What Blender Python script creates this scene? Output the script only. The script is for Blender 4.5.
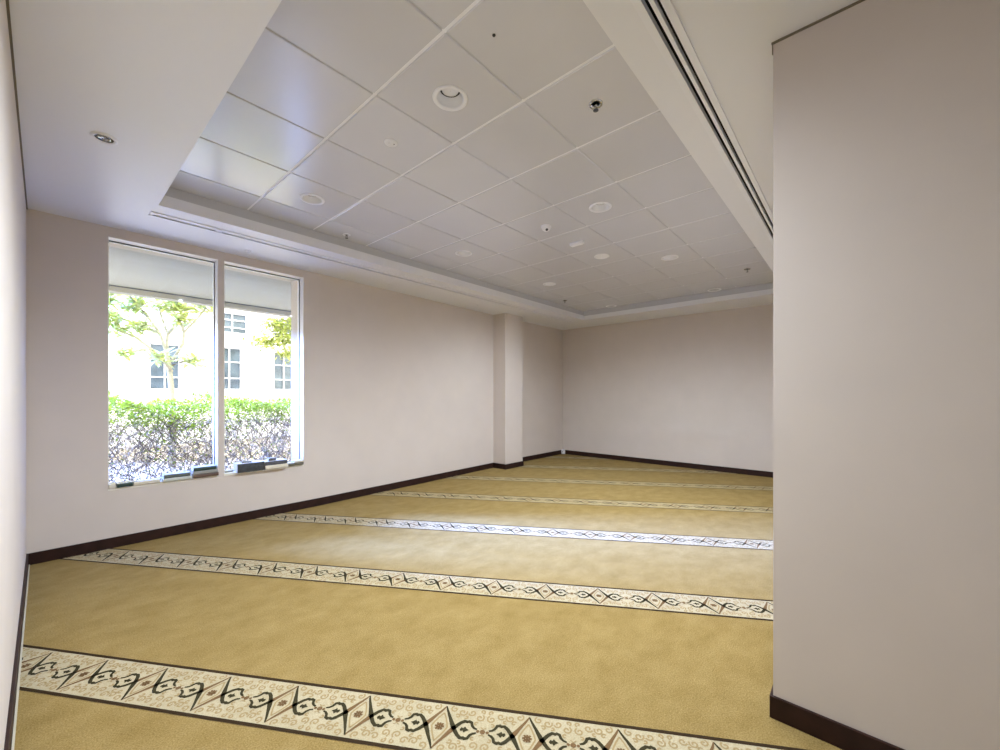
import bpy, bmesh, math, random
from mathutils import Vector, Matrix
R = math.radians
PI = math.pi
random.seed(7)
for o in list(bpy.data.objects):
    bpy.data.objects.remove(o)
scene = bpy.context.scene
COL = scene.collection

# ------------------------------------------------------------------ camera
CAM_H = 1.4
cd = bpy.data.cameras.new('camera')
cam = bpy.data.objects.new('camera', cd)
COL.objects.link(cam)
cam.location = (0, 0, CAM_H)
cam.rotation_euler = (R(90), 0, 0.726 - PI / 2)
cd.sensor_width = 36
cd.sensor_fit = 'HORIZONTAL'
cd.lens = 404.2 / 1000 * 36
cd.shift_y = 0.0196
cd.clip_start = 0.01
cd.clip_end = 200
scene.camera = cam

# ------------------------------------------------------------------ light
world = bpy.data.worlds.new('sky')
scene.world = world
world.use_nodes = True
wb = world.node_tree.nodes['Background']
wb.inputs[0].default_value = (1.0, 0.97, 0.92, 1)
wb.inputs[1].default_value = 6.0


def light(name, kind, loc, energy, color, rot=None, **kw):
    d = bpy.data.lights.new(name, kind)
    d.energy = energy
    d.color = color
    for k, v in kw.items():
        setattr(d, k, v)
    o = bpy.data.objects.new(name, d)
    COL.objects.link(o)
    o.location = loc
    if rot is not None:
        o.rotation_euler = rot
    return o


SUN_DIR = Vector((0.57, -0.82, -0.372)).normalized()
sun = light('sun', 'SUN', (-6, 14, 8), 126.0, (0.175, 0.315, 1.0), angle=R(18))
sun.rotation_euler = SUN_DIR.to_track_quat('-Z', 'Y').to_euler()
# fill light added behind the camera, not a source of the room
light('rear_fill', 'AREA', (1.0, -2.2, 1.2), 5, (0.82, 0.92, 1.0), (R(112), 0, 0),
      shape='RECTANGLE', size=1.9, size_y=2.2)
SPOT_C = (0.80, 0.885, 1.0)
FILL = {0: 500, 2: 150, 4: 320, 5: 125}     # fill spots added below unlit downlights, in watts

vs = scene.view_settings
vs.view_transform = 'Standard'
vs.look = 'None'
vs.exposure = 0.05
vs.gamma = 1.0
vs.use_curve_mapping = False


# ------------------------------------------------------------------ materials
def new_mat(name):
    m = bpy.data.materials.new(name)
    m.use_nodes = True
    nt = m.node_tree
    return m, nt, nt.nodes['Principled BSDF']


def mat(name, col, rough=0.6, spec=0.3, metal=0.0, noise=None, bump=None, emit=None):
    """noise=(scale, amount): colour variation; bump=(scale, strength, distance)"""
    m, nt, b = new_mat(name)
    b.inputs['Base Color'].default_value = (*col, 1)
    b.inputs['Roughness'].default_value = rough
    b.inputs['Specular IOR Level'].default_value = spec
    b.inputs['Metallic'].default_value = metal
    tc = nt.nodes.new('ShaderNodeTexCoord')
    if noise:
        n = nt.nodes.new('ShaderNodeTexNoise')
        n.inputs['Scale'].default_value = noise[0]
        n.inputs['Detail'].default_value = 5
        nt.links.new(tc.outputs['Object'], n.inputs['Vector'])
        r = nt.nodes.new('ShaderNodeValToRGB')
        a = noise[1]
        r.color_ramp.elements[0].position = 0.3
        r.color_ramp.elements[1].position = 0.7
        r.color_ramp.elements[0].color = (*[c * (1 - a) for c in col], 1)
        r.color_ramp.elements[1].color = (*[min(1, c * (1 + a)) for c in col], 1)
        nt.links.new(n.outputs['Fac'], r.inputs['Fac'])
        nt.links.new(r.outputs['Color'], b.inputs['Base Color'])
    if bump:
        n2 = nt.nodes.new('ShaderNodeTexNoise')
        n2.inputs['Scale'].default_value = bump[0]
        n2.inputs['Detail'].default_value = 3
        nt.links.new(tc.outputs['Object'], n2.inputs['Vector'])
        bp = nt.nodes.new('ShaderNodeBump')
        bp.inputs['Strength'].default_value = bump[1]
        bp.inputs['Distance'].default_value = bump[2]
        nt.links.new(n2.outputs['Fac'], bp.inputs['Height'])
        nt.links.new(bp.outputs['Normal'], b.inputs['Normal'])
    if emit:
        b.inputs['Emission Color'].default_value = (*emit[0], 1)
        b.inputs['Emission Strength'].default_value = emit[1]
    return m


M = {}
M['wall'] = mat('wall_vinyl', (0.67, 0.60, 0.54), 0.7, 0.25, noise=(3.0, 0.02), bump=(260, 0.12, 0.002))
M['soffit'] = mat('gypsum', (0.81, 0.81, 0.825), 0.42, 0.6, bump=(60, 0.03, 0.002))
M['tile'] = mat('metal_tile', (0.65, 0.65, 0.69), 0.28, 1.0, noise=(2.0, 0.02))
b_ = M['tile'].node_tree.nodes['Principled BSDF']
b_.inputs['Coat Weight'].default_value = 0.8
b_.inputs['Coat Roughness'].default_value = 0.23
b_.inputs['Coat IOR'].default_value = 1.7
M['bar'] = mat('grid_bar_paint', (0.88, 0.88, 0.90), 0.5, 0.4)
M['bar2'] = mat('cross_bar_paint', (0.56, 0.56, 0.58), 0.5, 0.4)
M['white'] = mat('white_paint', (0.84, 0.84, 0.86), 0.4, 0.4, noise=(6, 0.015))
M['reveal'] = mat('painted_reveal_shade', (0.58, 0.58, 0.60), 0.7, 0.2)  # shade of the set-back upper fascia, painted as grey
M['lining'] = mat('window_lining', (0.84, 0.81, 0.72), 0.4, 0.4)
M['black'] = mat('black_paint', (0.012, 0.012, 0.012), 0.6, 0.2)
M['dark_grey'] = mat('dark_grey_paint', (0.06, 0.06, 0.06), 0.5, 0.3)
M['chrome'] = mat('chrome', (0.45, 0.45, 0.45), 0.25, 0.5, metal=1.0)
M['reflector'] = mat('satin_reflector', (0.86, 0.86, 0.87), 0.3, 0.5, metal=0.1)
M['skirting'] = mat('dark_wood_skirting', (0.026, 0.010, 0.007), 0.5, 0.25, noise=(14, 0.3))
M['gap_shade'] = mat('painted_gap_shade', (0.20, 0.17, 0.12), 0.7, 0.2)
M['gasket'] = mat('gasket', (0.10, 0.10, 0.10), 0.6, 0.2)
M['exterior'] = mat('exterior_render', (0.52, 0.42, 0.28), 0.8, 0.2, noise=(4, 0.03))
M['canopy'] = mat('canopy_render', (0.37, 0.33, 0.24), 0.85, 0.1, noise=(2, 0.03))
M['ground'] = mat('paving', (0.46, 0.40, 0.30), 0.9, 0.1, noise=(8, 0.4))
M['soil'] = mat('dry_soil', (0.13, 0.085, 0.03), 0.95, 0.05, noise=(14, 0.4))
M['pane_out'] = mat('blue_grey_window', (0.11, 0.15, 0.175), 0.2, 0.5, noise=(2.5, 0.35))
M['thread'] = mat('carpet_edge_binding', (0.55, 0.50, 0.38), 0.9, 0.1)


def carpet_mat(name, col, dark, streak=True, sheen=0.02):
    m, nt, b = new_mat(name)
    tc = nt.nodes.new('ShaderNodeTexCoord')
    mp = nt.nodes.new('ShaderNodeMapping')
    mp.inputs['Rotation'].default_value = (0, 0, R(58.2))
    mp.inputs['Scale'].default_value = (1, 1.4, 1)
    nt.links.new(tc.outputs['Object'], mp.inputs['Vector'])
    n1 = nt.nodes.new('ShaderNodeTexNoise')
    n1.inputs['Scale'].default_value = 5
    n1.inputs['Detail'].default_value = 6
    n1.inputs['Roughness'].default_value = 0.65
    nt.links.new(mp.outputs['Vector'], n1.inputs['Vector'])
    n2 = nt.nodes.new('ShaderNodeTexNoise')
    n2.inputs['Scale'].default_value = 160
    n2.inputs['Detail'].default_value = 2
    nt.links.new(tc.outputs['Object'], n2.inputs['Vector'])
    mx = nt.nodes.new('ShaderNodeMath')
    mx.operation = 'MULTIPLY_ADD'
    mx.inputs[1].default_value = 0.6
    nt.links.new(n2.outputs['Fac'], mx.inputs[0])
    ml = nt.nodes.new('ShaderNodeMath')
    ml.operation = 'MULTIPLY'
    ml.inputs[1].default_value = 0.4
    nt.links.new(n1.outputs['Fac'], ml.inputs[0])
    nt.links.new(ml.outputs[0], mx.inputs[2])
    r = nt.nodes.new('ShaderNodeValToRGB')
    r.color_ramp.elements[0].position = 0.34
    r.color_ramp.elements[1].position = 0.66
    r.color_ramp.elements[0].color = (*dark, 1)
    r.color_ramp.elements[1].color = (*col, 1)
    nt.links.new(mx.outputs[0], r.inputs['Fac'])
    nt.links.new(r.outputs['Color'], b.inputs['Base Color'])
    b.inputs['Roughness'].default_value = 0.95
    b.inputs['Specular IOR Level'].default_value = 0.02
    b.inputs['Sheen Weight'].default_value = sheen
    b.inputs['Sheen Roughness'].default_value = 0.5
    bp = nt.nodes.new('ShaderNodeBump')
    bp.inputs['Strength'].default_value = 0.5
    bp.inputs['Distance'].default_value = 0.006
    nt.links.new(mx.outputs[0], bp.inputs['Height'])
    nt.links.new(bp.outputs['Normal'], b.inputs['Normal'])
    return m


M['carpet'] = carpet_mat('gold_carpet', (0.36, 0.257, 0.100), (0.20, 0.13, 0.037), sheen=0.02)
M['cream'] = carpet_mat('cream_pile', (0.51, 0.435, 0.285), (0.375, 0.31, 0.18))
M['cream_dim'] = carpet_mat('dimmed_cream_pile', (0.52, 0.43, 0.25), (0.36, 0.28, 0.14))  # far stripes: their dimmer light put into a more golden cream
M['line'] = mat('dark_brown_pile', (0.04, 0.025, 0.013), 0.95, 0.05)
M['olive'] = mat('olive_pile', (0.045, 0.038, 0.019), 0.95, 0.05)
M['brown'] = mat('brown_pile', (0.17, 0.10, 0.045), 0.95, 0.05)
M['tan'] = mat('tan_pile', (0.33, 0.24, 0.115), 0.95, 0.05)


def leaf_mat(name, col, trans=0.5):
    m, nt, b = new_mat(name)
    b.inputs['Base Color'].default_value = (*col, 1)
    b.inputs['Roughness'].default_value = 0.5
    t = nt.nodes.new('ShaderNodeBsdfTranslucent')
    t.inputs[0].default_value = (*[min(1, c * 1.2) for c in col], 1)
    mx = nt.nodes.new('ShaderNodeMixShader')
    mx.inputs[0].default_value = trans
    nt.links.new(b.outputs[0], mx.inputs[1])
    nt.links.new(t.outputs[0], mx.inputs[2])
    nt.links.new(mx.outputs[0], nt.nodes['Material Output'].inputs['Surface'])
    return m


M['leaf'] = leaf_mat('bright_leaf', (0.27, 0.34, 0.02))
M['leaf2'] = leaf_mat('deep_leaf', (0.14, 0.20, 0.015))
M['leaf_pale'] = leaf_mat('pale_dry_leaf', (0.31, 0.255, 0.18))
M['leaf_tree'] = leaf_mat('tree_leaf', (0.42, 0.47, 0.13))
M['leaf_tree2'] = leaf_mat('tree_leaf_grey', (0.34, 0.37, 0.17))
M['leaf_dark'] = leaf_mat('dark_palm_leaf', (0.12, 0.14, 0.09), 0.25)
M['twig'] = mat('pale_twig', (0.17, 0.125, 0.085), 0.9, 0.1, noise=(20, 0.3))
M['bark'] = mat('grey_bark', (0.40, 0.37, 0.25), 0.9, 0.1, noise=(12, 0.25))


def glass_mat():
    m = bpy.data.materials.new('window_glass')
    m.use_nodes = True
    nt = m.node_tree
    nt.nodes.remove(nt.nodes['Principled BSDF'])
    tr = nt.nodes.new('ShaderNodeBsdfTransparent')
    tr.inputs[0].default_value = (0.97, 0.985, 0.98, 1)
    gl = nt.nodes.new('ShaderNodeBsdfGlossy')
    gl.inputs['Roughness'].default_value = 0.02
    fr = nt.nodes.new('ShaderNodeFresnel')
    fr.inputs[0].default_value = 1.45
    mx = nt.nodes.new('ShaderNodeMixShader')
    nt.links.new(fr.outputs[0], mx.inputs[0])
    nt.links.new(tr.outputs[0], mx.inputs[1])
    nt.links.new(gl.outputs[0], mx.inputs[2])
    nt.links.new(mx.outputs[0], nt.nodes['Material Output'].inputs['Surface'])
    return m


M['glass'] = glass_mat()


def facade_mat():
    m, nt, b = new_mat('white_facade_panels')
    tc = nt.nodes.new('ShaderNodeTexCoord')
    mp = nt.nodes.new('ShaderNodeMapping')
    mp.inputs['Rotation'].default_value = (R(90), 0, 0)
    nt.links.new(tc.outputs['Object'], mp.inputs['Vector'])
    br = nt.nodes.new('ShaderNodeTexBrick')
    br.offset = 0.0
    br.inputs['Color1'].default_value = (0.86, 0.85, 0.83, 1)
    br.inputs['Color2'].default_value = (0.84, 0.83, 0.81, 1)
    br.inputs['Mortar'].default_value = (0.22, 0.22, 0.21, 1)
    br.inputs['Scale'].default_value = 1
    br.inputs['Mortar Size'].default_value = 0.012
    br.inputs['Brick Width'].default_value = 0.9
    br.inputs['Row Height'].default_value = 0.62
    nt.links.new(mp.outputs['Vector'], br.inputs['Vector'])
    nt.links.new(br.outputs['Color'], b.inputs['Base Color'])
    b.inputs['Roughness'].default_value = 0.8
    return m


M['facade'] = facade_mat()


# ------------------------------------------------------------------ mesh helpers
class MB:
    def __init__(self):
        self.v, self.f, self.m, self.mats, self.smooth = [], [], [], [], []

    def mi(self, m):
        if m not in self.mats:
            self.mats.append(m)
        return self.mats.index(m)

    def face(self, pts, m, smooth=False):
        i = len(self.v)
        self.v += [tuple(p) for p in pts]
        self.f.append(tuple(range(i, i + len(pts))))
        self.m.append(self.mi(m))
        self.smooth.append(smooth)

    def box(self, x0, x1, y0, y1, z0, z1, m):
        i = len(self.v)
        self.v += [(x0, y0, z0), (x1, y0, z0), (x1, y1, z0), (x0, y1, z0),
                   (x0, y0, z1), (x1, y0, z1), (x1, y1, z1), (x0, y1, z1)]
        for q in ((3, 2, 1, 0), (4, 5, 6, 7), (0, 1, 5, 4), (1, 2, 6, 5), (2, 3, 7, 6), (3, 0, 4, 7)):
            self.f.append(tuple(i + k for k in q))
            self.m.append(self.mi(m))
            self.smooth.append(False)

    def prism(self, poly, z0, z1, m):
        n = len(poly)
        for k in range(n):
            a, b = poly[k], poly[(k + 1) % n]
            self.face([(*a, z0), (*b, z0), (*b, z1), (*a, z1)], m)
        self.face([(*q, z1) for q in poly], m)
        self.face([(*q, z0) for q in reversed(poly)], m)

    def lathe(self, prof, m, c=(0, 0, 0), n=32, smooth=True, sx=1, sy=1):
        """prof: [(r, z)...]; surface of revolution about Z"""
        i = len(self.v)
        for r, z in prof:
            for k in range(n):
                a = 2 * PI * k / n
                self.v.append((c[0] + r * math.cos(a) * sx, c[1] + r * math.sin(a) * sy, c[2] + z))
        for j in range(len(prof) - 1):
            for k in range(n):
                k2 = (k + 1) % n
                self.f.append((i + j * n + k, i + j * n + k2, i + (j + 1) * n + k2, i + (j + 1) * n + k))
                self.m.append(self.mi(m))
                self.smooth.append(smooth)

    def tube(self, pts, radii, m, n=6):
        pts = [Vector(p) for p in pts]
        i = len(self.v)
        for j, p in enumerate(pts):
            d = (pts[min(j + 1, len(pts) - 1)] - pts[max(j - 1, 0)])
            d = d.normalized() if d.length > 1e-9 else Vector((0, 0, 1))
            a = d.orthogonal().normalized()
            b = d.cross(a)
            r = radii[j] if isinstance(radii, (list, tuple)) else radii
            for k in range(n):
                t = 2 * PI * k / n
                self.v.append(tuple(p + a * (r * math.cos(t)) + b * (r * math.sin(t))))
        for j in range(len(pts) - 1):
            for k in range(n):
                k2 = (k + 1) % n
                self.f.append((i + j * n + k, i + j * n + k2, i + (j + 1) * n + k2, i + (j + 1) * n + k))
                self.m.append(self.mi(m))
                self.smooth.append(True)
        for off, rev in ((0, True), ((len(pts) - 1) * n, False)):
            q = [i + off + k for k in range(n)]
            self.f.append(tuple(reversed(q)) if rev else tuple(q))
            self.m.append(self.mi(m))
            self.smooth.append(False)

    def leaf(self, base, d, up, L, W, m, fold=0.25):
        """a pointed leaf: two folded halves"""
        d = Vector(d).normalized()
        s = d.cross(Vector(up))
        s = s.normalized() if s.length > 1e-6 else d.orthogonal().normalized()
        u = s.cross(d)
        b = Vector(base)
        mid, tip = b + d * (L * 0.5) - u * (fold * W * 0.5), b + d * L - u * (L * 0.08)
        for sg in (1, -1):
            e1 = b + d * (L * 0.32) + s * (sg * W * 0.5) + u * (fold * W * 0.3)
            e2 = b + d * (L * 0.68) + s * (sg * W * 0.42) + u * (fold * W * 0.2)
            self.face([b, e1, e2, tip, mid] if sg > 0 else [b, mid, tip, e2, e1], m)

    def build(self, name, parent=None, loc=(0, 0, 0), bevel=0):
        me = bpy.data.meshes.new(name)
        me.from_pydata(self.v, [], self.f)
        for m in self.mats:
            me.materials.append(m)
        me.polygons.foreach_set('material_index', self.m)
        me.polygons.foreach_set('use_smooth', self.smooth)
        me.update()
        o = bpy.data.objects.new(name, me)
        COL.objects.link(o)
        o.location = loc
        if parent:
            o.parent = parent
        if bevel:
            bm = bmesh.new()
            bm.from_mesh(me)
            bmesh.ops.remove_doubles(bm, verts=bm.verts, dist=1e-6)
            bm.to_mesh(me)
            bm.free()
            b = o.modifiers.new('bevel', 'BEVEL')
            b.width = bevel
            b.segments = 2
            b.limit_method = 'ANGLE'
        return o


def struct(o):
    o['kind'] = 'structure'
    return o


def tag(o, label, cat, group=None):
    o['label'] = label
    o['category'] = cat
    if group:
        o['group'] = group
    return o


def thing(name, loc, label, cat, group=None, rz=0):
    o = bpy.data.objects.new(name, None)
    o.empty_display_size = 0.1
    COL.objects.link(o)
    o.location = loc
    o.rotation_euler = (0, 0, rz)
    return tag(o, label, cat, group)


def dup(root, loc, label, group=None, rz=None):
    r = root.copy()
    COL.objects.link(r)
    r.location = loc
    if rz is not None:
        r.rotation_euler = (0, 0, rz)
    r['label'] = label
    if group:
        r['group'] = group
    for ch in list(root.children):
        c = ch.copy()
        COL.objects.link(c)
        c.parent = r
        for g in list(ch.children):
            d = g.copy()
            COL.objects.link(d)
            d.parent = c
    return r


# ------------------------------------------------------------------ room numbers (metres)
XL, XB = -0.10, 8.157            # left wall face, back wall face
YW, YW2 = 5.10, 5.252            # window wall face, recessed face past the pier
YW3 = 5.246                      # window wall face where it meets the pier
YR = 0.278                        # right wall face
XP = 2.10                        # partition face towards the camera
ZS, ZT = 2.9275, 3.0997          # soffit, tile plane
RX0, RX1, RY0, RY1 = 0.61, 7.34, 0.80, 4.225   # ceiling recess
WX = [(0.382, 1.225), (1.28, 2.112)]           # window openings
WZ0, WZ1 = 0.545, 2.835
YG = 5.215                       # glass
YE = 5.48                        # outer face of the window wall
YREAR = -2.4
ZTOP = 3.34

# ------------------------------------------------------------------ walls
w = MB()
w.box(XL - 0.2, XL, YREAR, YE, -0.15, ZTOP, M['wall'])
struct(w.build('wall_left'))

w = MB()
wm, em = M['wall'], M['exterior']
w.box(XL, WX[0][0], YW, YG + 0.02, -0.15, ZTOP, wm)
w.box(WX[1][1], 2.3, YW, YG + 0.02, -0.15, ZTOP, wm)
w.prism([(2.3, YW), (5.74, YW3), (6.3, YW3), (6.3, YE - 0.1), (2.3, YE - 0.1)], -0.15, ZTOP, wm)
w.box(WX[0][0], WX[1][1], YW, YG + 0.02, -0.15, WZ0 - 0.02, wm)
w.box(WX[0][0], WX[1][1], YW, YG + 0.02, WZ1 + 0.004, ZTOP, wm)
w.box(WX[0][1], WX[1][0], YW, YG + 0.02, WZ0 - 0.02, WZ1 + 0.004, wm)
w.box(XL, WX[0][0], YG + 0.02, YE, -0.15, ZTOP, em)
w.box(WX[1][1], 2.3, YG + 0.02, YE, -0.15, ZTOP, em)
w.box(2.3, 6.3, YE - 0.1, YE, -0.15, ZTOP, em)
w.box(WX[0][0], WX[1][1], YG + 0.02, YE, -0.15, WZ0 - 0.03, em)
w.box(WX[0][0], WX[1][1], YG + 0.02, YE, WZ1 + 0.015, ZTOP, em)
w.box(6.3, XB, YW2, YE, -0.15, ZTOP, wm)
struct(w.build('wall_window'))

w = MB()
w.box(5.716, 6.237, 4.94, YW2 + 0.1, 0.0, ZTOP, M['wall'])
struct(w.build('wall_pier', bevel=0.004))

w = MB()
w.box(XB, XB + 0.2, YR - 0.2, YE, -0.15, ZTOP, M['wall'])
struct(w.build('wall_back'))

w = MB()
w.box(XP, XB, YR - 0.2, YR, -0.15, ZTOP, M['wall'])
w.box(XP, XP + 0.2, YREAR, YR - 0.2, -0.15, ZTOP, M['wall'])
struct(w.build('wall_right'))

w = MB()
w.box(XL - 0.2, XP + 0.2, YREAR - 0.2, YREAR, -0.15, ZTOP, M['wall'])
struct(w.build('wall_rear'))

# skirting boards
SK, ST = 0.095, 0.012


def skirting(name, pts):
    """pts: list of (x0,x1,y0,y1) boxes"""
    w = MB()
    for b in pts:
        w.box(*b, 0.0, SK, M['skirting'])
    return struct(w.build(name, bevel=0.002))


skirting('baseboard_left', [(XL, XL + ST, YREAR, YW - ST)])
w = MB()
w.prism([(XL, YW - ST), (2.3, YW - ST), (5.716 - ST, YW3 - ST - 0.001), (5.716 - ST, YW3), (2.3, YW), (XL, YW)], 0, SK, M['skirting'])
struct(w.build('baseboard_window'))
skirting('baseboard_pier', [(5.716 - ST, 5.716, 4.94 - ST, YW3), (5.716, 6.237 + ST, 4.94 - ST, 4.94),
                            (6.237, 6.237 + ST, 4.94, YW2 - ST)])
skirting('baseboard_recess', [(6.237 + ST, XB - 0.075, YW2 - ST, YW2)])
skirting('baseboard_back', [(XB - ST, XB, YR + ST, YW2 - 0.075)])
skirting('baseboard_right', [(XP, XB, YR, YR + ST), (XP - ST, XP, YREAR, YR + ST)])

# thin dark strips standing in for the shadow gap along the ceiling line
w = MB()
w.box(XL, XL + 0.008, YREAR, YW, ZS - 0.010, ZS, M['gap_shade'])
struct(w.build('shade_strip_1'))
w = MB()
w.box(XP - 0.006, XP, YREAR, YR + 0.006, ZS - 0.008, ZS, M['gap_shade'])
w.box(XP - 0.004, XP + 0.004, YR, YR + 0.004, ZS - 0.05, ZS - 0.008, M['gap_shade'])
struct(w.build('shade_strip_2'))

# ------------------------------------------------------------------ ceiling
SL = [(0.548, 0.655), (4.405, 4.512)]          # slot diffusers (y ranges) cut into the soffit
SX0, SX1 = 0.60, 7.34
w = MB()
s = M['soffit']
ZB = 3.24


def soff(x0, x1, y0, y1):
    w.box(x0, x1, y0, y1, ZS, ZB, s)


soff(XL, SX0, YREAR, YW2)
XC = RX1
soff(SX1, XB, YREAR, YW2)
soff(SX0, SX1, YREAR, SL[0][0])
soff(SX0, SX1, SL[0][1], RY0)
soff(SX0, RX0, RY0, RY1)
soff(SX0, SX1, RY1, SL[1][0])
soff(SX0, SX1, SL[1][1], YW2)
ceiling = struct(w.build('ceiling'))
w = MB()
LZ = 3.008
w.box(RX1 - 0.006, RX1 + 0.002, RY0, RY1 + 0.001, ZS - 0.001, LZ, M['white'])
w.box(RX1 - 0.002, RX1 + 0.002, RY0, RY1 + 0.001, LZ, ZT + 0.03, M['reveal'])
w.box(RX0, RX1, RY1 - 0.002, RY1 + 0.002, LZ + 0.012, ZT + 0.03, M['reveal'])
w.box(RX0, RX1, RY1 - 0.006, RY1 + 0.002, ZS - 0.001, LZ + 0.012, M['white'])
w.build('recess_lip', ceiling)
w = MB()
w.box(XL - 0.2, XB + 0.2, YREAR - 0.2, YE, ZTOP, ZTOP + 0.1, M['soffit'])
w.box(SX0, XC, RY0 - 0.01, RY1 + 0.01, ZB - 0.01, ZB + 0.04, M['dark_grey'])
w.build('plenum_cover', ceiling)

# tiles
XE = [RX0 + 0.004] + [1.244 + 0.6 * k for k in range(11)] + [RX1 - 0.004]
YE_ = [RY0 + 0.004, 1.453, 2.053, 2.653, 3.253, 3.853, RY1 - 0.004]
HOLES = {}
DL = [(1.544, 1.753), (1.544, 3.553), (3.344, 1.753), (3.344, 3.553), (5.144, 1.753), (5.144, 3.553),
      (7.215, 1.753), (7.215, 3.553)]
GAP, GAPY = 0.009, 0.006
w = MB()
t = M['tile']
for i in range(len(XE) - 1):
    for j in range(len(YE_) - 1):
        x0, x1, y0, y1 = XE[i] + GAP, XE[i + 1] - GAP, YE_[j] + GAPY, YE_[j + 1] - GAPY
        if i == 0:
            x0 = XE[0]
        if i == len(XE) - 2:
            x1 = XE[-1]
        if j == 0:
            y0 = YE_[0]
        if j == len(YE_) - 2:
            y1 = YE_[-1]
        c = 0.004
        z0, z1 = ZT, ZT + 0.014
        hole = [h for h in DL if x0 < h[0] - 0.09 and h[0] + 0.09 < x1 and y0 < h[1] - 0.09 and h[1] + 0.09 < y1]
        a = [(x0 + c, y0 + c, z0), (x1 - c, y0 + c, z0), (x1 - c, y1 - c, z0), (x0 + c, y1 - c, z0)]
        b = [(x0, y0, z0 + c), (x1, y0, z0 + c), (x1, y1, z0 + c), (x0, y1, z0 + c)]
        d = [(x0, y0, z1), (x1, y0, z1), (x1, y1, z1), (x0, y1, z1)]
        for k in range(4):
            k2 = (k + 1) % 4
            w.face([a[k], b[k], b[k2], a[k2]], t)
            w.face([b[k], d[k], d[k2], b[k2]], t)
        if hole:
            hx, hy = hole[0]
            n = 40
            inner, outer = [], []
            for k in range(n):
                an = 2 * PI * k / n + PI / 4
                cx, sy = math.cos(an), math.sin(an)
                inner.append((hx + 0.088 * cx, hy + 0.088 * sy, z0))
                mxx = (x1 - c - hx) if cx > 0 else (hx - x0 - c)
                myy = (y1 - c - hy) if sy > 0 else (hy - y0 - c)
                if k % 10 == 0:
                    outer.append((hx + math.copysign(mxx, cx), hy + math.copysign(myy, sy), z0))
                else:
                    q = min(mxx / abs(cx) if abs(cx) > 1e-6 else 9, myy / abs(sy) if abs(sy) > 1e-6 else 9)
                    outer.append((hx + q * cx, hy + q * sy, z0))
            for k in range(n):
                k2 = (k + 1) % n
                w.face([inner[k], inner[k2], outer[k2], outer[k]], t)
        else:
            w.face(list(reversed(a)), t)
w.build('tile_panels', ceiling)
w = MB()
for x in XE[1:-1]:
    w.box(x - 0.012, x + 0.012, RY0, RY1, ZT + 0.0065, ZT + 0.03, M['bar'])
for y in YE_[1:-1]:
    w.box(RX0, XC, y - 0.012, y + 0.012, ZT + 0.007, ZT + 0.03, M['bar2'])
w.build('grid_bars', ceiling)


# ------------------------------------------------------------------ floor: carpet with woven border stripes
ANG = R(-58.2)
TD = Vector((math.cos(ANG), math.sin(ANG), 0))
ND = Vector((-math.sin(ANG), math.cos(ANG), 0))
PER, PH = 0.3705, 0.199
CW = 0.138                      # half width of a stripe
w = MB()
FX0, FX1, FY0, FY1 = XL + 0.016, XB, YREAR, YW2
w.face([(FX0, FY0, 0), (FX1, FY0, 0), (FX1, FY1, 0), (FX0, FY1, 0)], M['carpet'])


class Stripe:
    def __init__(self, n0):
        self.n0 = n0

    def p(self, u, v, z):
        q = TD * u + ND * (self.n0 + v)
        return (q.x, q.y, z)

    def quad(self, u0, u1, v0, v1, z, m):
        w.face([self.p(u0, v0, z), self.p(u1, v0, z), self.p(u1, v1, z), self.p(u0, v1, z)], m)

    def poly(self, pts, u0, z, m):
        w.face([self.p(u0 + a, b, z) for a, b in pts], m)

    def ribbon(self, pts, wd, u0, z, m):
        n = len(pts)
        L, Rr = [], []
        for k in range(n):
            a, b = pts[max(k - 1, 0)], pts[min(k + 1, n - 1)]
            dx, dy = b[0] - a[0], b[1] - a[1]
            l = math.hypot(dx, dy) or 1
            ww = wd[k] if isinstance(wd, list) else wd
            L.append((pts[k][0] - dy / l * ww / 2, pts[k][1] + dx / l * ww / 2))
            Rr.append((pts[k][0] + dy / l * ww / 2, pts[k][1] - dx / l * ww / 2))
        for k in range(n - 1):
            w.face([self.p(u0 + Rr[k][0], Rr[k][1], z), self.p(u0 + Rr[k + 1][0], Rr[k + 1][1], z),
                    self.p(u0 + L[k + 1][0], L[k + 1][1], z), self.p(u0 + L[k][0], L[k][1], z)], m)


def spiral(cx, cy, r, turns, a0, sg, n=11):
    out = []
    for k in range(n):
        q = k / (n - 1)
        rr = r * (1 - 0.8 * q)
        a = a0 + sg * turns * 2 * PI * q
        out.append((cx + rr * math.cos(a), cy + rr * math.sin(a)))
    return out


def clip_u(n0):
    """range of u for which the stripe lies over the carpet rectangle (generous)"""
    us = []
    for x in (FX0, FX1):
        y = (n0 - ND.x * x) / ND.y
        if FY0 - 0.5 <= y <= FY1 + 0.5:
            us.append(TD.x * x + TD.y * y)
    for y in (FY0, FY1):
        x = (n0 - ND.y * y) / ND.x
        if FX0 - 0.5 <= x <= FX1 + 0.5:
            us.append(TD.x * x + TD.y * y)
    return (min(us) - 0.4, max(us) + 0.4) if len(us) > 1 else None


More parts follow.
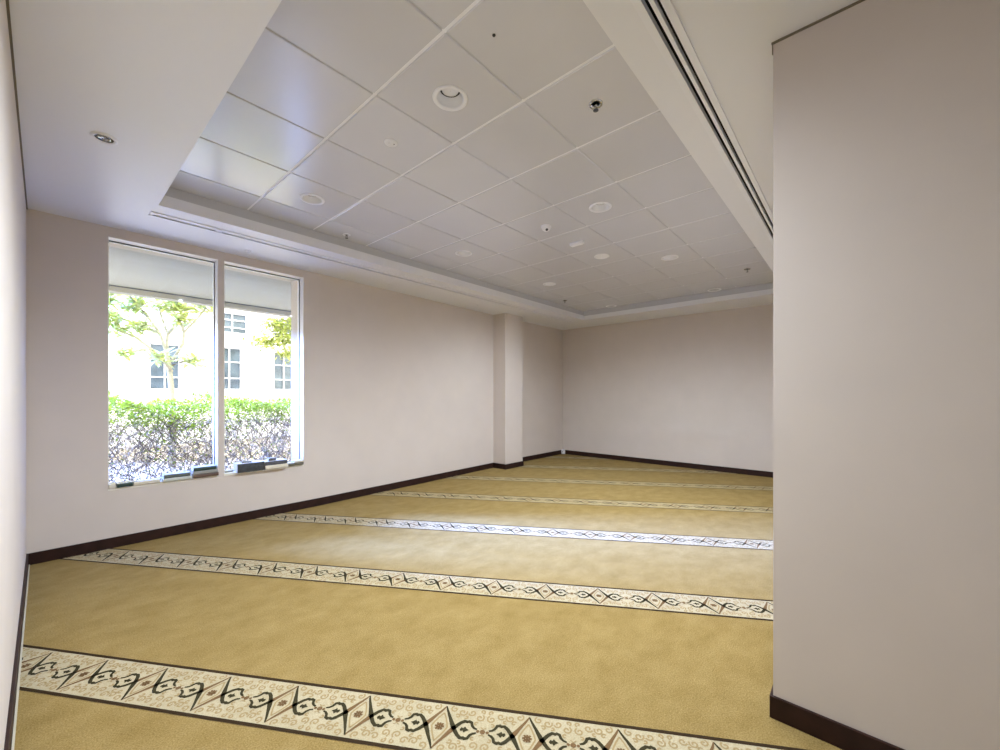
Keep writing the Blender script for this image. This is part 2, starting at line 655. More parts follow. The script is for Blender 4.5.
SPIRALS = [(0.040, 0.100, 0.018, 1.1, 2.0, 1), (0.080, 0.088, 0.020, 1.2, 0.5, -1), (0.122, 0.092, 0.018, 1.1, 3.5, 1),
           (0.160, 0.070, 0.020, 1.2, 1.0, -1), (0.166, 0.105, 0.012, 1.0, 5.0, 1), (0.100, 0.066, 0.010, 0.8, 4.0, 1),
           (0.062, 0.064, 0.012, 0.9, 2.5, -1), (0.150, 0.036, 0.010, 0.8, 0.8, 1)]
for k in range(-1, 7):
    n0 = 1.6375 + 1.2475 * k
    rng = clip_u(n0)
    if not rng:
        continue
    S = Stripe(n0)
    u0, u1 = rng
    S.quad(u0, u1, -CW, CW, 0.0010, M['cream' if k < 3 else 'cream_dim'])
    for sg in (1, -1):
        S.quad(u0, u1, min(sg * CW, sg * (CW - 0.017)), max(sg * CW, sg * (CW - 0.017)), 0.0016, M['line'])
    i0, i1 = math.floor((u0 - PH) / PER), math.ceil((u1 - PH) / PER)
    for i in range(i0, i1 + 1):
        c = PH + i * PER
        z1, z2 = 0.0016, 0.0021
        for a in (1, -1):
            for b in (1, -1):
                for (cx, cy, r, tn, a0, sg) in SPIRALS:
                    S.ribbon([(a * x, b * y) for x, y in spiral(cx, cy, r, tn, a0, sg)], 0.0075, c, z1, M['tan'])
                # diamond edge: heavy at the side point, thin at the tip
                S.ribbon([(a * 0.064, b * -0.006), (a * 0.052, b * 0.016), (a * 0.040, b * 0.036), (a * 0.030, b * 0.054),
                          (a * 0.018, b * 0.074), (a * 0.008, b * 0.092), (0, b * 0.110)],
                         [0.021, 0.020, 0.016, 0.013, 0.011, 0.009, 0.005], c, z2,
                         M['olive'] if a * b > 0 else M['brown'])
                # medallion half: ogee outline running from the diamond's side point to the chain
                S.ribbon([(a * 0.058, b * -0.006), (a * 0.070, b * 0.012), (a * 0.084, b * 0.030), (a * 0.100, b * 0.043),
                          (a * 0.112, b * 0.040), (a * 0.118, b * 0.044), (a * 0.130, b * 0.040), (a * 0.136, b * 0.024),
                          (a * 0.146, b * 0.014), (a * 0.160, b * 0.009)],
                         [0.018, 0.017, 0.016, 0.015, 0.015, 0.015, 0.014, 0.012, 0.010, 0.008], c, z2, M['olive'])
                S.ribbon([(a * 0.034, 0), (a * 0.026, b * 0.022), (a * 0.016, b * 0.044), (0, b * 0.072)], 0.007, c, z1, M['tan'])
                S.ribbon([(a * 0.005, b * 0.003), (a * 0.013, b * 0.016)], 0.009, c, z2, M['brown'])
            # leaf inside the medallion
            S.poly([(a * q[0], q[1] * a) for q in ((0.088, -0.002), (0.094, 0.010), (0.102, 0.006), (0.108, 0.016),
                                                   (0.116, 0.006), (0.128, 0.0), (0.116, -0.006), (0.108, -0.016),
                                                   (0.102, -0.006), (0.094, -0.010))], c, z2, M['olive'])
            S.ribbon([(a * 0.006, 0), (a * 0.020, 0)], 0.010, c, z2, M['brown'])
        S.ribbon([(0, -0.018), (0, 0.018)], 0.009, c, z2, M['brown'])
        # chain of dots between medallions
        for du, r in ((PER / 2, 0.012), (PER / 2 - 0.020, 0.007), (PER / 2 + 0.020, 0.007)):
            S.poly([(du + r * math.cos(2 * PI * q / 8), r * math.sin(2 * PI * q / 8)) for q in range(8)], c, z2, M['brown'])
        for sg in (1, -1):
            S.ribbon([(PER / 2 - 0.012, sg * 0.022), (PER / 2, sg * 0.014), (PER / 2 + 0.012, sg * 0.022)], 0.005, c, z2, M['tan'])
floor = w.build('floor')
bm = bmesh.new()
bm.from_mesh(floor.data)
for co, no in (((FX0, 0, 0), (-1, 0, 0)), ((FX1, 0, 0), (1, 0, 0)), ((0, FY0, 0), (0, -1, 0)), ((0, FY1, 0), (0, 1, 0))):
    bmesh.ops.bisect_plane(bm, geom=bm.verts[:] + bm.edges[:] + bm.faces[:], dist=1e-6, plane_co=co, plane_no=no,
                           clear_outer=True)
bm.to_mesh(floor.data)
bm.free()
struct(floor)
w = MB()
w.box(XL - 0.2, XB + 0.2, YREAR - 0.2, YE, -0.15, -0.002, M['dark_grey'])
w.build('floor_slab', floor)
w = MB()
w.box(FX0 - 0.003, FX0 + 0.004, YREAR, YW - ST, -0.001, 0.008, M['thread'])
w.build('carpet_edge', floor)

# ------------------------------------------------------------------ windows
for n, (x0, x1) in enumerate(WX):
    w = MB()
    W_ = M['lining']
    th = 0.004
    # lining of the reveal: head and two jambs
    w.box(x0, x1, YW - 0.001, YG + 0.04, WZ1 - 0.001, WZ1 + th - 0.001, W_)
    w.box(x1 - th, x1 + 0.001, YW - 0.001, YG + 0.04, WZ0, WZ1, W_)
    w.box(x0 - 0.001, x0 + th, YW - 0.001, YG + 0.04, WZ0, WZ1, W_)
    # frame bars at the glass
    for (a, b, c, d) in ((x0, x1, WZ1 - 0.012, WZ1), (x0, x1, WZ0, WZ0 + 0.02)):
        w.box(a, b, YG + 0.006, YG + 0.03, c, d, W_)
    for (a, b) in ((x0, x0 + 0.012), (x1 - 0.012, x1)):
        w.box(a, b, YG + 0.006, YG + 0.03, WZ0, WZ1, W_)
    win = MB()
    g = M['gasket']
    win.box(x0, x1, YG - 0.004, YG, WZ1 - 0.007, WZ1, g)
    win.box(x1 - 0.010, x1 - 0.004, YG - 0.004, YG, WZ0, WZ1, g)
    win.box(x0 + 0.004, x0 + 0.010, YG - 0.004, YG, WZ0, WZ1, g)
    win.box(x0, x1, YG - 0.004, YG, WZ0, WZ0 + 0.006, g)
    fr = struct(w.build('window_%d' % (n + 1)))
    win.build('window_gasket', fr)
    p = MB()
    p.box(x0, x1, YG, YG + 0.006, WZ0, WZ1, M['glass'])
    p.build('window_pane', fr)
    sl = MB()
    sl.box(x0, x1, YW - 0.002, YG + 0.04, WZ0 - 0.02, WZ0, M['lining'])
    sl.build('window_sill', fr)

# ------------------------------------------------------------------ slot diffusers in the soffit
for n, (y0, y1) in enumerate(SL):
    root = thing('ceiling_slot_diffuser', ((SX0 + SX1) / 2, (y0 + y1) / 2, ZS),
                 ['long white slot diffuser with two black slots beside the partition',
                  'long white slot diffuser in the ceiling above the windows'][n], 'air diffuser')
    L = (SX1 - SX0) / 2
    hw = (y1 - y0) / 2
    W_ = M['white']
    w = MB()
    for sg in (1, -1):   # outer flanges, a lip below the soffit
        a, b = sorted((sg * (hw + 0.004), sg * (hw - 0.026)))
        w.box(-L - 0.012, L + 0.012, a, b, -0.008, 0.0, W_)
        a, b = sorted((sg * (hw - 0.026), sg * (hw - 0.022)))
        w.box(-L, L, a, b, -0.004, 0.020, W_)
    w.box(-L - 0.012, -L + 0.01, -hw, hw, -0.004, 0.0, W_)
    w.box(L - 0.01, L + 0.012, -hw, hw, -0.004, 0.0, W_)
    w.build('frame', root)
    w = MB()
    w.box(-L, L, -0.008, 0.008, -0.003, 0.022, W_)
    w.build('centre_blade', root)
    w = MB()
    w.box(-L, L, -hw + 0.001, hw - 0.001, 0.055, 0.06, M['black'])
    for sg in (1, -1):
        a, b = sorted((sg * (hw - 0.022), sg * (hw - 0.019)))
        w.box(-L, L, a, b, 0.020, 0.055, M['black'])
    w.build('plenum', root)
    if n == 1:
        w = MB()
        w.box(-0.025, 0.025, -hw + 0.02, hw - 0.02, -0.005, 0.004, M['reflector'])
        w.build('joint_plate', root, (1.08 - (SX0 + SX1) / 2, 0, 0))


# ------------------------------------------------------------------ ceiling fittings
def downlight_proto(label):
    r = thing('recessed_downlight', (0, 0, 0), label, 'downlight', 'recessed downlights in the tiled ceiling')
    w = MB()
    w.lathe([(0.101, 0.0), (0.100, -0.005), (0.095, -0.008), (0.080, -0.006), (0.074, 0.000), (0.074, 0.006)], M['white'], n=48)
    w.build('flange', r)
    w = MB()
    w.lathe([(0.075, 0.004), (0.070, 0.018), (0.063, 0.036), (0.059, 0.048)], M['reflector'], n=48)
    w.build('reflector', r)
    w = MB()
    w.lathe([(0.060, 0.046), (0.057, 0.052), (0.046, 0.052)], M['black'], n=40)
    w.build('lamp_ring', r)
    w = MB()
    w.lathe([(0.050, 0.051), (0.048, 0.044), (0.030, 0.041), (0.001, 0.040)], M['white'], n=40)
    w.build('lamp_lens', r)
    return r


DLAB = ['white recessed downlight nearest the camera, largest of the ceiling downlights',
        'white recessed downlight in the tiled ceiling nearest the windows',
        'white recessed downlight beside the ceiling dome sensor',
        'white recessed downlight second from the windows along the window side of the ceiling',
        'white recessed downlight on the partition side, between the round speaker and the far sprinkler',
        'white recessed downlight third from the windows along the window side of the ceiling',
        'farthest white recessed downlight on the partition side, against the far edge of the recess',
        'farthest white recessed downlight on the window side, against the far edge of the recess']
d0 = downlight_proto(DLAB[0])
d0.location = (*DL[0], ZT)
for i, (x, y) in enumerate(DL):
    if i:
        dup(d0, (x, y, ZT), DLAB[i])
    if i in FILL:
        light('fill_spot', 'SPOT', (x, y, ZT - 0.09), FILL[i], SPOT_C, (0, 0, 0), spot_size=R(172), spot_blend=1.0,
              shadow_soft_size=0.0)


def sprinkler_proto(label, cup):
    r = thing('sprinkler_head', (0, 0, 0), label, 'sprinkler', 'sprinklers in the tiled ceiling')
    w = MB()
    w.lathe([(0.040, 0.0), (0.039, -0.004), (0.030, -0.007), (0.026, -0.002), (0.024, 0.0), (0.001, 0.0)], cup, n=28)
    w.build('escutcheon', r)
    w = MB()
    w.lathe([(0.001, 0.0), (0.010, -0.001), (0.010, -0.014), (0.006, -0.018), (0.001, -0.018)], M['chrome'], n=16)
    for sg in (1, -1):
        w.tube([(sg * 0.009, 0, -0.012), (sg * 0.013, 0, -0.022), (sg * 0.004, 0, -0.036)], 0.0022, M['chrome'], 6)
    w.build('frame', r)
    w = MB()
    w.lathe([(0.001, -0.035), (0.005, -0.035), (0.016, -0.037), (0.016, -0.039), (0.001, -0.039)], M['dark_grey'], n=20)
    w.build('deflector', r)
    return r


sp = sprinkler_proto('dark chrome sprinkler head in the near ceiling tile on the partition side', M['chrome'])
sp.location = (2.14, 1.15, ZT)
sw = sprinkler_proto('white-ringed sprinkler head near the recess edge above the windows', M['white'])
sw.location = (2.13, 4.07, ZT)
dup(sp, (6.32, 1.13, ZT), 'dark sprinkler head at the far right of the ceiling next to the partition')
dup(sp, (6.25, 3.98, ZT), 'tiny dark sprinkler head at the far left corner of the tiled ceiling')

# flush round sensor
r = thing('ceiling_sensor', (1.55, 2.36, ZT), 'small flush white round sensor between two downlights', 'sensor')
w = MB()
w.lathe([(0.044, 0.0), (0.043, -0.005), (0.036, -0.009), (0.018, -0.010), (0.001, -0.010)], M['white'], n=32)
w.build('body', r)
w = MB()
w.lathe([(0.005, -0.010), (0.004, -0.0115), (0.0005, -0.012)], M['dark_grey'], (0.016, -0.014, 0), n=12)
w.build('eye', r)
w = MB()
for sg in (1, -1):
    w.box(-0.022, -0.004, sg * 0.006 - 0.002, sg * 0.006 + 0.002, -0.0112, -0.0095, M['reflector'])
w.build('vent_slots', r)

# dome sensor
r = thing('dome_sensor', (3.36, 2.36, ZT), 'white domed sensor hanging under the ceiling tile with a dark lens', 'sensor')
w = MB()
w.lathe([(0.052, 0.0), (0.052, -0.012), (0.046, -0.016)], M['white'], n=32)
w.build('base', r)
w = MB()
w.lathe([(0.046, -0.016)] + [(0.046 * math.cos(a), -0.016 - 0.036 * math.sin(a)) for a in [k * PI / 16 for k in range(8)]]
        + [(0.001, -0.052)], M['white'], n=32)
w.build('dome', r)
w = MB()
w.lathe([(0.001, -0.008), (0.012, -0.006), (0.013, 0.0)], M['dark_grey'], (0, 0, 0), n=16)
o = w.build('lens', r, (-0.020, -0.022, -0.046))
o.rotation_euler = (R(-30), R(30), 0)

# emergency light
r = thing('emergency_light', (3.94, 2.35, ZT), 'small white oblong emergency light on the ceiling tile beyond the dome sensor',
          'emergency light')
w = MB()
w.box(-0.026, 0.026, -0.085, 0.085, -0.030, 0.0, M['white'])
w.build('housing', r, bevel=0.008)
w = MB()
w.box(-0.018, 0.018, -0.070, 0.070, -0.038, -0.030, M['bar'])
w.build('diffuser', r, bevel=0.004)

# speaker
r = thing('ceiling_speaker', (4.54, 2.36, ZT), 'flat round white speaker grille in the ceiling beyond the emergency light', 'speaker')
w = MB()
w.lathe([(0.092, 0.0), (0.092, -0.006), (0.084, -0.010), (0.078, -0.007)], M['white'], n=40)
w.build('rim', r)
w = MB()
for k in range(8):
    q = 0.078 - k * 0.0098
    w.lathe([(q, -0.007), (q - 0.002, -0.0045), (q - 0.0098, -0.007)], M['bar'], n=40)
w.build('grille', r)

# little dark plug in the first tile
w = MB()
w.lathe([(0.008, 0.0), (0.008, -0.003), (0.005, -0.006), (0.0005, -0.006)], M['dark_grey'], n=14)
tag(w.build('ceiling_plug', loc=(1.41, 1.29, ZT)), 'tiny dark plug stuck in the near ceiling tile', 'plug')

# soffit spotlight
r = thing('soffit_spotlight', (0.235, 3.36, ZS), 'small round recessed spotlight in the plain ceiling left of the tiles', 'spotlight')
w = MB()
w.lathe([(0.062, 0.0), (0.061, -0.005), (0.052, -0.009), (0.044, -0.006), (0.042, -0.002)], M['white'], n=36)
w.build('bezel', r)
w = MB()
w.lathe([(0.043, -0.003), (0.036, -0.001), (0.034, -0.0005), (0.030, -0.0008)], M['dark_grey'], n=32)
w.build('recess_ring', r)
w = MB()
w.lathe([(0.031, -0.002), (0.026, -0.007), (0.022, -0.003), (0.001, -0.002)], M['chrome'], n=32)
w.build('lamp', r)
# small soffit sprinklers above the window wall and one at the far end
pl = ['small pale sprinkler in the lowered ceiling right above the windows',
      'small pale sprinkler in the lowered ceiling just past the windows',
      'small pale sprinkler in the lowered ceiling before the pier',
      'small sprinkler in the lowered ceiling strip along the far wall']
r0 = None
for i, (x, y) in enumerate([(1.44, 4.85), (3.15, 4.83), (4.89, 4.86), (7.62, 3.55)]):
    if r0 is None:
        r0 = thing('soffit_sprinkler', (x, y, ZS), pl[0], 'sprinkler', 'sprinklers in the lowered ceiling')
        w = MB()
        w.lathe([(0.040, 0.0), (0.039, -0.004), (0.030, -0.007), (0.022, -0.005), (0.001, -0.005)], M['white'], n=28)
        w.build('cover_ring', r0)
        w = MB()
        w.lathe([(0.010, -0.005), (0.010, -0.020), (0.017, -0.022), (0.017, -0.024), (0.001, -0.024)], M['reflector'], n=18)
        w.build('nozzle', r0)
    else:
        dup(r0, (x, y, ZS), pl[i])

# socket box in the far corner
r = thing('socket_box', (XB - 0.0375, YW2 - 0.0375, 0.0), 'white socket box at floor level in the far corner', 'socket')
w = MB()
w.box(-0.036, 0.036, -0.036, 0.036, 0.004, 0.108, M['white'])
o = w.build('housing', r, bevel=0.006)
w = MB()
w.lathe([(0.012, 0.0), (0.011, 0.002), (0.001, 0.002)], M['gasket'], n=16)
o = w.build('socket_hole', r, (-0.0365, -0.005, 0.055))
o.rotation_euler = (0, R(-90), 0)

# ------------------------------------------------------------------ books on the sills
page = mat('book_pages', (0.78, 0.74, 0.64), 0.85, 0.1, noise=(60, 0.08))
BK = {'darkgreen': mat('dark_green_cover', (0.03, 0.06, 0.05), 0.45, 0.4),
      'cream': mat('cream_cover', (0.72, 0.67, 0.55), 0.5, 0.3),
      'pale': mat('pale_grey_green_cover', (0.60, 0.63, 0.58), 0.5, 0.3),
      'stripe': mat('slate_cover', (0.12, 0.14, 0.13), 0.5, 0.3),
      'grey': mat('grey_cover', (0.30, 0.31, 0.30), 0.5, 0.3),
      'brown': mat('brown_cover', (0.13, 0.085, 0.065), 0.5, 0.3),
      'charcoal': mat('charcoal_cover', (0.05, 0.055, 0.06), 0.45, 0.4, noise=(40, 0.3)),
      'darkgrey': mat('dark_grey_cover', (0.10, 0.10, 0.11), 0.5, 0.3, noise=(30, 0.3)),
      'white': mat('white_cover', (0.80, 0.80, 0.80), 0.4, 0.4),
      'olive': mat('olive_cover', (0.16, 0.15, 0.11), 0.5, 0.3)}


def book(x0, x1, yf, dep, z0, h, spine, top, label, cat='book', rz=0.0, group='books on the window sills', rounded=True):
    """lies flat, spine (long side) towards the room at y=yf"""
    L = x1 - x0
    r = thing('book', ((x0 + x1) / 2, yf + dep / 2, z0), label, cat, group, rz)
    b = min(0.003, h * 0.12)
    w = MB()
    w.box(-L / 2, L / 2, -dep / 2 + 0.006, dep / 2, 0, b, top)
    w.box(-L / 2, L / 2, -dep / 2 + 0.006, dep / 2, h - b, h, top)
    w.build('cover', r)
    w = MB()
    n = 6
    for k in range(n):      # slightly rounded spine
        a0, a1 = -PI / 2 + PI * k / n, -PI / 2 + PI * (k + 1) / n
        y_ = lambda a: -dep / 2 + 0.006 - 0.006 * math.cos(a)
        z_ = lambda a: h / 2 + h / 2 * math.sin(a)
        w.face([(-L / 2, y_(a0), z_(a0)), (L / 2, y_(a0), z_(a0)), (L / 2, y_(a1), z_(a1)), (-L / 2, y_(a1), z_(a1))], spine)
    for sx in (-1, 1):
        pts = [(sx * L / 2, -dep / 2 + 0.006 - 0.006 * math.cos(-PI / 2 + PI * k / n), h / 2 + h / 2 * math.sin(-PI / 2 + PI * k / n))
               for k in range(n + 1)]
        w.face(pts if sx < 0 else pts[::-1], spine)
    w.build('spine', r)
    w = MB()
    w.box(-L / 2 + 0.004, L / 2 - 0.004, -dep / 2 + 0.007, dep / 2 - 0.004, b, h - b, page)
    w.build('page_block', r)
    return r


Z0 = WZ0 + 0.0005
book(0.386, 0.432, 5.08, 0.12, Z0, 0.040, BK['cream'], BK['cream'], 'small cream booklet at the far left end of the sill')
book(0.440, 0.548, 5.075, 0.125, Z0, 0.036, BK['darkgreen'], BK['cream'], 'thin book with a dark green spine beside the small cream booklet', rz=R(1))
book(0.556, 0.745, 5.08, 0.12, Z0, 0.032, BK['cream'], BK['cream'], 'thin cream book lying alone on the sill, second from the left')
book(0.765, 0.995, 5.07, 0.135, Z0, 0.030, BK['pale'], BK['pale'], 'pale book under the slate-spined book on the left sill')
book(0.775, 0.985, 5.075, 0.13, Z0 + 0.0305, 0.036, BK['stripe'], BK['pale'], 'slate-spined book on top of the pale book, left sill', rz=R(-1.5))
book(1.005, 1.222, 5.065, 0.14, Z0, 0.034, BK['brown'], BK['brown'], 'brown book at the bottom of the stack beside the mullion')
book(1.005, 1.218, 5.07, 0.135, Z0 + 0.0345, 0.034, BK['grey'], BK['grey'], 'grey book in the middle of the stack beside the mullion')
book(1.008, 1.205, 5.07, 0.135, Z0 + 0.069, 0.036, BK['darkgreen'], BK['pale'], 'dark green spined book topping the stack beside the mullion')
book(1.39, 1.652, 5.035, 0.17, Z0, 0.098, BK['charcoal'], BK['white'], 'thick charcoal book with white top, largest on the right sill')
book(1.440, 1.535, 5.075, 0.07, Z0 + 0.0985, 0.012, BK['olive'], BK['olive'], 'thin dark booklet lying on the thick charcoal book')
book(1.662, 1.905, 5.03, 0.175, Z0, 0.045, BK['cream'], BK['cream'], 'cream-spined book under the dark grey book, right sill')
book(1.662, 1.898, 5.035, 0.17, Z0 + 0.0455, 0.045, BK['darkgrey'], BK['white'], 'dark grey book lying on the cream-spined book, right sill')
book(1.705, 1.785, 5.06, 0.07, Z0 + 0.091, 0.030, BK['darkgrey'], BK['grey'], 'tiny grey book on top of the dark grey book')
book(1.925, 2.02, 5.07, 0.12, Z0, 0.034, BK['olive'], BK['cream'], 'small olive-spined book near the right end of the sill')
book(1.99, 2.10, 5.065, 0.12, Z0 + 0.0345, 0.022, BK['cream'], BK['cream'], 'cream booklet propped on other books at the right end of the sill')
book(2.022, 2.10, 5.07, 0.12, Z0, 0.034, BK['olive'], BK['olive'], 'dark small book under the cream booklet at the right end of the sill')

# ------------------------------------------------------------------ outside
w = MB()
w.box(-25, 40, 8.2, 45, -0.4, -0.15, M['ground'])
w.box(-25, 40, YE, 8.2, -0.4, -0.16, M['soil'])
struct(w.build('ground'))
w = MB()
w.box(-5, 9, YE, 7.40, WZ1 + 0.015, ZTOP, M['canopy'])
w.box(-5, 9, 7.40, 7.56, WZ1 - 0.062, ZTOP, M['canopy'])
w.box(-5, 9, 7.385, 7.40, WZ1 + 0.004, WZ1 + 0.015, M['gasket'])
struct(w.build('canopy'))

# building across the garden
FYB = 16.0
bl = thing('building', (5, FYB, -0.15), 'white panelled building with blue-grey windows across the garden', 'building')
w = MB()
WINS = [(2.10, 2.84, 1.55, 2.97), (3.82, 4.55, 1.56, 3.01), (5.57, 6.31, 1.57, 2.97), (3.82, 4.72, 3.50, 4.20), (0.4, 1.14, 1.55, 2.97),
        (7.2, 7.94, 1.57, 2.97), (5.57, 6.31, 3.5, 4.2)]
# wall around the openings: build as a cell grid with the windows left out
xs = sorted({-1.5, 13.0} | {v for q in WINS for v in q[:2]})
zs = sorted({-0.15, 6.5} | {v for q in WINS for v in q[2:]})
for i in range(len(xs) - 1):
    for j in range(len(zs) - 1):
        cx, cz = (xs[i] + xs[i + 1]) / 2, (zs[j] + zs[j + 1]) / 2
        if any(q[0] < cx < q[1] and q[2] < cz < q[3] for q in WINS):
            continue
        w.box(xs[i] - 5, xs[i + 1] - 5, 0, 0.3, zs[j] + 0.15, zs[j + 1] + 0.15, M['facade'])
w.box(-6.5, 8.0, 0.3, 4.0, 0, 6.65, M['facade'])
w.build('wall', bl)
w = MB()
w.box(-6.6, 8.1, -0.12, 0.0, 1.20, 1.56, M['facade'])
w.build('plinth_ledge', bl)
w = MB()
for px in (3.02, 4.95, 1.6):
    w.box(px - 5, px - 5 + 0.28, -0.10, 0.0, 1.56, 6.5, M['facade'])
w.build('pilasters', bl)
for (x0, x1, z0, z1) in WINS:
    w = MB()
    fw = 0.035
    zz = z0 + 0.15
    h = z1 - z0
    for q in (x0, x1 - fw, (x0 + x1) / 2 - fw / 2):
        w.box(q - 5, q - 5 + fw, 0.06, 0.14, zz, zz + h, M['white'])
    for k in range(4):
        q = zz + (h - fw) * [0, 0.27, 0.66, 1.0][k]
        w.box(x0 - 5, x1 - 5, 0.06, 0.14, q, q + fw, M['white'])
    f = w.build('window', bl)
    w = MB()
    w.box(x0 - 5, x1 - 5, 0.16, 0.18, zz, zz + h, M['pane_out'])
    w.build('pane', f)

# hedge under the windows
rng = random.Random(3)
hd = thing('hedge', (1.3, 6.7, -0.15), 'twiggy hedge with bright green top outside the windows', 'hedge')
w = MB()
for k in range(3300):
    x, y = rng.uniform(-1.1, 3.6), rng.uniform(6.25, 7.15)
    z = rng.uniform(0.05, 1.0)
    d = Vector((rng.uniform(-0.9, 0.9), rng.uniform(-0.4, 0.4), rng.uniform(0.2, 1.0))).normalized()
    L = rng.uniform(0.2, 0.5)
    p0 = Vector((x, y, z))
    p1 = p0 + d * L * 0.5 + Vector((rng.uniform(-.03, .03), 0, 0))
    p2 = p0 + d * L
    if p2.z > 1.36:
        continue
    rr = rng.uniform(0.002, 0.005)
    w.tube([p0 - Vector((1.3, 6.7, -0.15)), p1 - Vector((1.3, 6.7, -0.15)), p2 - Vector((1.3, 6.7, -0.15))], [rr, rr * .8, rr * .4],
           M['twig'], 3)
w.build('twigs', hd)
w = MB()
off = Vector((1.3, 6.7, -0.15))
for k in range(11000):
    x, y = rng.uniform(-1.1, 3.6), rng.uniform(6.2, 7.2)
    top = 1.34 + 0.05 * math.sin(x * 5.1) + 0.03 * math.sin(x * 13 + 1) - 0.03 * (x > 2.3)
    low = 0.96 + 0.07 * math.sin(x * 3.3 + 0.5)
    z = top - (top - low) * abs(rng.gauss(0, 0.5))
    d = Vector((rng.uniform(-1, 1), rng.uniform(-1, 0.6), rng.uniform(-0.3, 0.9)))
    w.leaf(Vector((x, y, z)) - off, d, (rng.uniform(-.4, .4), rng.uniform(-.4, .4), 1), rng.uniform(0.035, 0.06), rng.uniform(0.018, 0.03),
           M['leaf'] if rng.random() < 0.75 else M['leaf2'])
w.build('foliage', hd)
w = MB()
for k in range(8500):
    x, y = rng.uniform(-1.1, 3.6), rng.uniform(6.2, 7.1)
    z = rng.uniform(0.25, 1.05)
    d = Vector((rng.uniform(-1, 1), rng.uniform(-1, 0.6), rng.uniform(-0.6, 0.7)))
    w.leaf(Vector((x, y, z)) - off, d, (rng.uniform(-.4, .4), rng.uniform(-.4, .4), 1), rng.uniform(0.03, 0.05), rng.uniform(0.015, 0.025),
           M['leaf_pale'] if rng.random() < 0.8 else M['leaf2'])
w.build('dry_leaves', hd)

# frangipani-like tree
tr = thing('garden_tree', (1.81, 11.0, -0.15), 'forked pale-trunked tree with leaf rosettes behind the hedge', 'tree')
w = MB()
T = Vector((1.81, 11.0, -0.15))


def br(pts, r):
    w.tube([Vector(p) - T for p in pts], r, M['bark'], 7)


br([(1.81, 11, -0.15), (1.83, 11, 0.8), (1.80, 11, 1.5), (1.76, 11, 2.0), (1.72, 11, 2.3)], [0.07, 0.06, 0.052, 0.048, 0.04])
TIPS = []
LIMBS = [[(1.76, 11, 2.0), (1.5, 10.9, 2.3), (1.2, 10.8, 2.55), (0.95, 10.8, 2.65)],
         [(1.5, 10.9, 2.3), (1.3, 10.7, 2.3), (1.0, 10.6, 2.2)],
         [(1.72, 11, 2.3), (1.6, 11, 2.7), (1.4, 10.9, 3.0), (1.15, 10.9, 3.15)],
         [(1.6, 11, 2.7), (1.3, 11.2, 2.85), (0.9, 11.2, 3.0)],
         [(1.72, 11, 2.3), (1.75, 11.1, 2.7), (1.65, 11.1, 3.05), (1.6, 11.1, 3.3)],
         [(1.75, 11.1, 2.7), (1.95, 11, 3.0), (1.98, 11, 3.25)],
         [(1.80, 11, 2.1), (1.98, 10.9, 2.5), (2.0, 10.9, 2.75), (2.25, 10.9, 3.1), (2.4, 10.9, 3.35)],
         [(1.76, 11, 2.0), (1.95, 10.8, 2.1), (2.12, 10.7, 2.15)],
         [(1.80, 11, 1.9), (1.62, 10.7, 2.1), (1.5, 10.6, 2.15)],
         [(1.4, 10.9, 3.0), (1.1, 10.7, 3.35), (0.8, 10.7, 3.4)],
         [(2.0, 10.9, 2.75), (1.9, 10.8, 3.0)]]
for l in LIMBS:
    n = len(l)
    br(l, [0.034 - 0.018 * k / (n - 1) for k in range(n)])
    TIPS.append(l[-1])
TIPS += [(1.25, 10.9, 3.3), (0.8, 10.8, 2.9), (1.9, 11.1, 3.4), (1.3, 10.8, 2.75), (0.7, 10.8, 3.2)]
w.build('trunk', tr)
w = MB()
for t_ in TIPS:
    for k in range(56):
        a = rng.uniform(0, 2 * PI)
        e = rng.uniform(-0.6, 0.8)
        d = Vector((math.cos(a) * math.cos(e), math.sin(a) * math.cos(e), math.sin(e)))
        p = Vector(t_) + Vector((rng.uniform(-.14, .14), rng.uniform(-.14, .14), rng.uniform(-.1, .08)))
        w.leaf(p - T, d, (0, 0, 1), rng.uniform(0.18, 0.30), rng.uniform(0.055, 0.08), M['leaf_tree'] if rng.random() < .6 else M['leaf_tree2'])
w.build('foliage', tr)

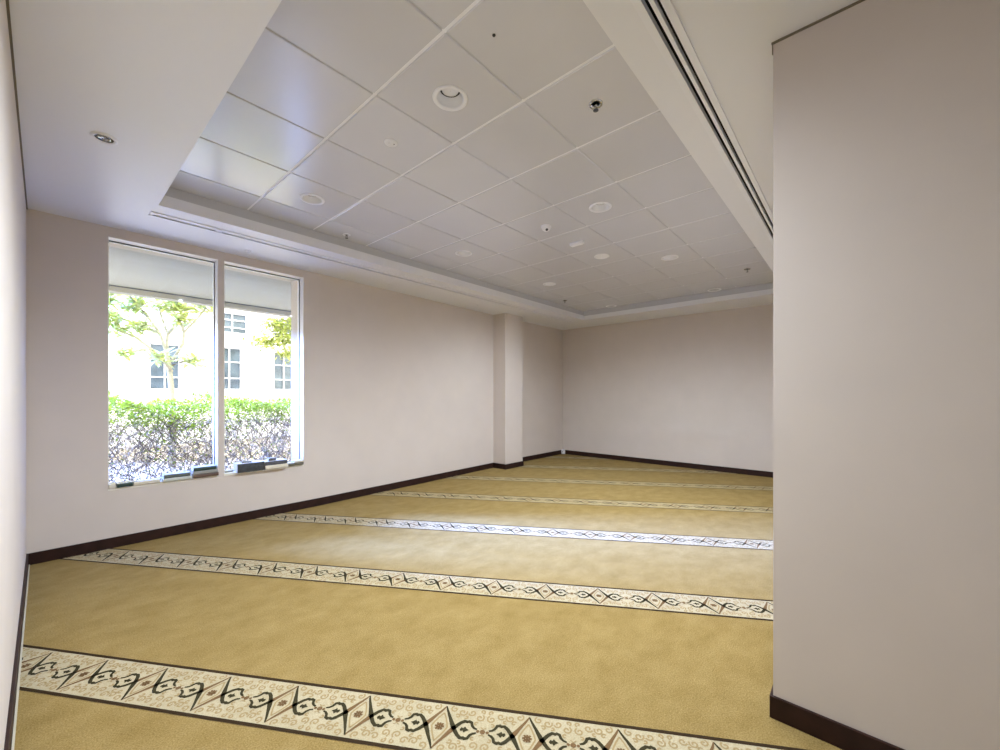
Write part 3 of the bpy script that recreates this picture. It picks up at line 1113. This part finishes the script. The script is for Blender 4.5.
# second tree: crown reaching in from the right
T = Vector((5.75, 13.0, -0.15))
tr = thing('leafy_tree', T, 'leafy green tree crown in front of the building, right window', 'tree')
w = MB()
br([(5.75, 13, -0.15), (5.72, 13, 1.5), (5.65, 13, 2.6), (5.5, 13, 3.3)], [0.09, 0.075, 0.06, 0.04])
for l in ([(5.65, 13, 2.6), (5.2, 12.9, 2.9), (4.7, 12.8, 3.0), (4.25, 12.8, 2.95)], [(5.2, 12.9, 2.9), (4.8, 13, 3.3), (4.5, 13, 3.5)],
          [(5.5, 13, 3.3), (5.1, 13.1, 3.6), (4.8, 13.1, 3.7)], [(5.2, 12.9, 2.9), (4.9, 12.7, 2.7), (4.7, 12.7, 2.6)]):
    br(l, [0.035 - 0.022 * k / (len(l) - 1) for k in range(len(l))])
w.build('trunk', tr)
w = MB()
for (cx, cy, cz, rx, rz_, n) in ((4.25, 12.8, 2.95, .38, .22, 200), (4.75, 12.8, 3.05, .42, .32, 260), (4.55, 13, 3.5, .42, .22, 200),
                                 (5.0, 13, 3.5, .45, .35, 260), (4.8, 12.7, 2.65, .28, .2, 120), (5.4, 13, 3.2, .5, .5, 260), (5.2, 13, 3.9, .6, .3, 200)):
    for k in range(n):
        q = Vector((rng.gauss(0, .5), rng.gauss(0, .5), rng.gauss(0, .5)))
        p = Vector((cx + q.x * rx, cy + q.y * 0.4, cz + q.z * rz_))
        a = rng.uniform(0, 2 * PI)
        e = rng.uniform(-0.9, 0.5)
        w.leaf(p - T, (math.cos(a) * math.cos(e), math.sin(a) * math.cos(e), math.sin(e)), (0, 0, 1), rng.uniform(0.12, 0.2),
               rng.uniform(0.045, 0.07), M['leaf_tree'] if rng.random() < .75 else M['leaf2'])
w.build('foliage', tr)

# spiky palm at the left edge of the left window
T = Vector((0.10, 7.9, -0.15))
tr = thing('spiky_palm', T, 'dark spiky palm fronds at the left edge of the left window', 'palm')
w = MB()
w.tube([(0, 0, 0), (0.01, 0, 0.8), (0, 0, 1.62)], [0.05, 0.045, 0.03], M['bark'], 8)
w.build('stem', tr)
w = MB()
for k in range(34):
    a = rng.uniform(-1.2, 1.2) if k % 2 else rng.uniform(0, 2 * PI)
    e = rng.uniform(-0.45, 0.45)
    d = Vector((math.cos(a) * math.cos(e), math.sin(a) * math.cos(e), math.sin(e)))
    w.leaf(Vector((0, 0, rng.uniform(1.58, 1.80))), d, (0, 0, 1), rng.uniform(0.38, 0.52), 0.022, M['leaf_dark'], fold=0.4)
w.build('fronds', tr)

# thin leafy sprigs rising from the hedge
for (x, y, zt) in ((1.40, 6.5, 1.92), (0.80, 6.6, 1.58)):
    n = 9
    pts = [Vector((x + 0.05 * math.sin(k * 0.9), y, zt * k / (n - 1))) - off for k in range(n)]
    w = MB()
    w.tube(pts, 0.003, M['twig'], 4)
    sp_ = w.build('sprig', hd)
    w = MB()
    for k in range(30):
        q = rng.uniform(0.7, 1.0)
        i = int(q * (n - 2))
        p = pts[i].lerp(pts[i + 1], q * (n - 2) - i)
        a = rng.uniform(0, 2 * PI)
        w.leaf(p, (math.cos(a), math.sin(a), rng.uniform(-.3, .5)), (0, 0, 1), rng.uniform(.035, .055), .02, M['leaf2'])
    w.build('leaves', sp_)
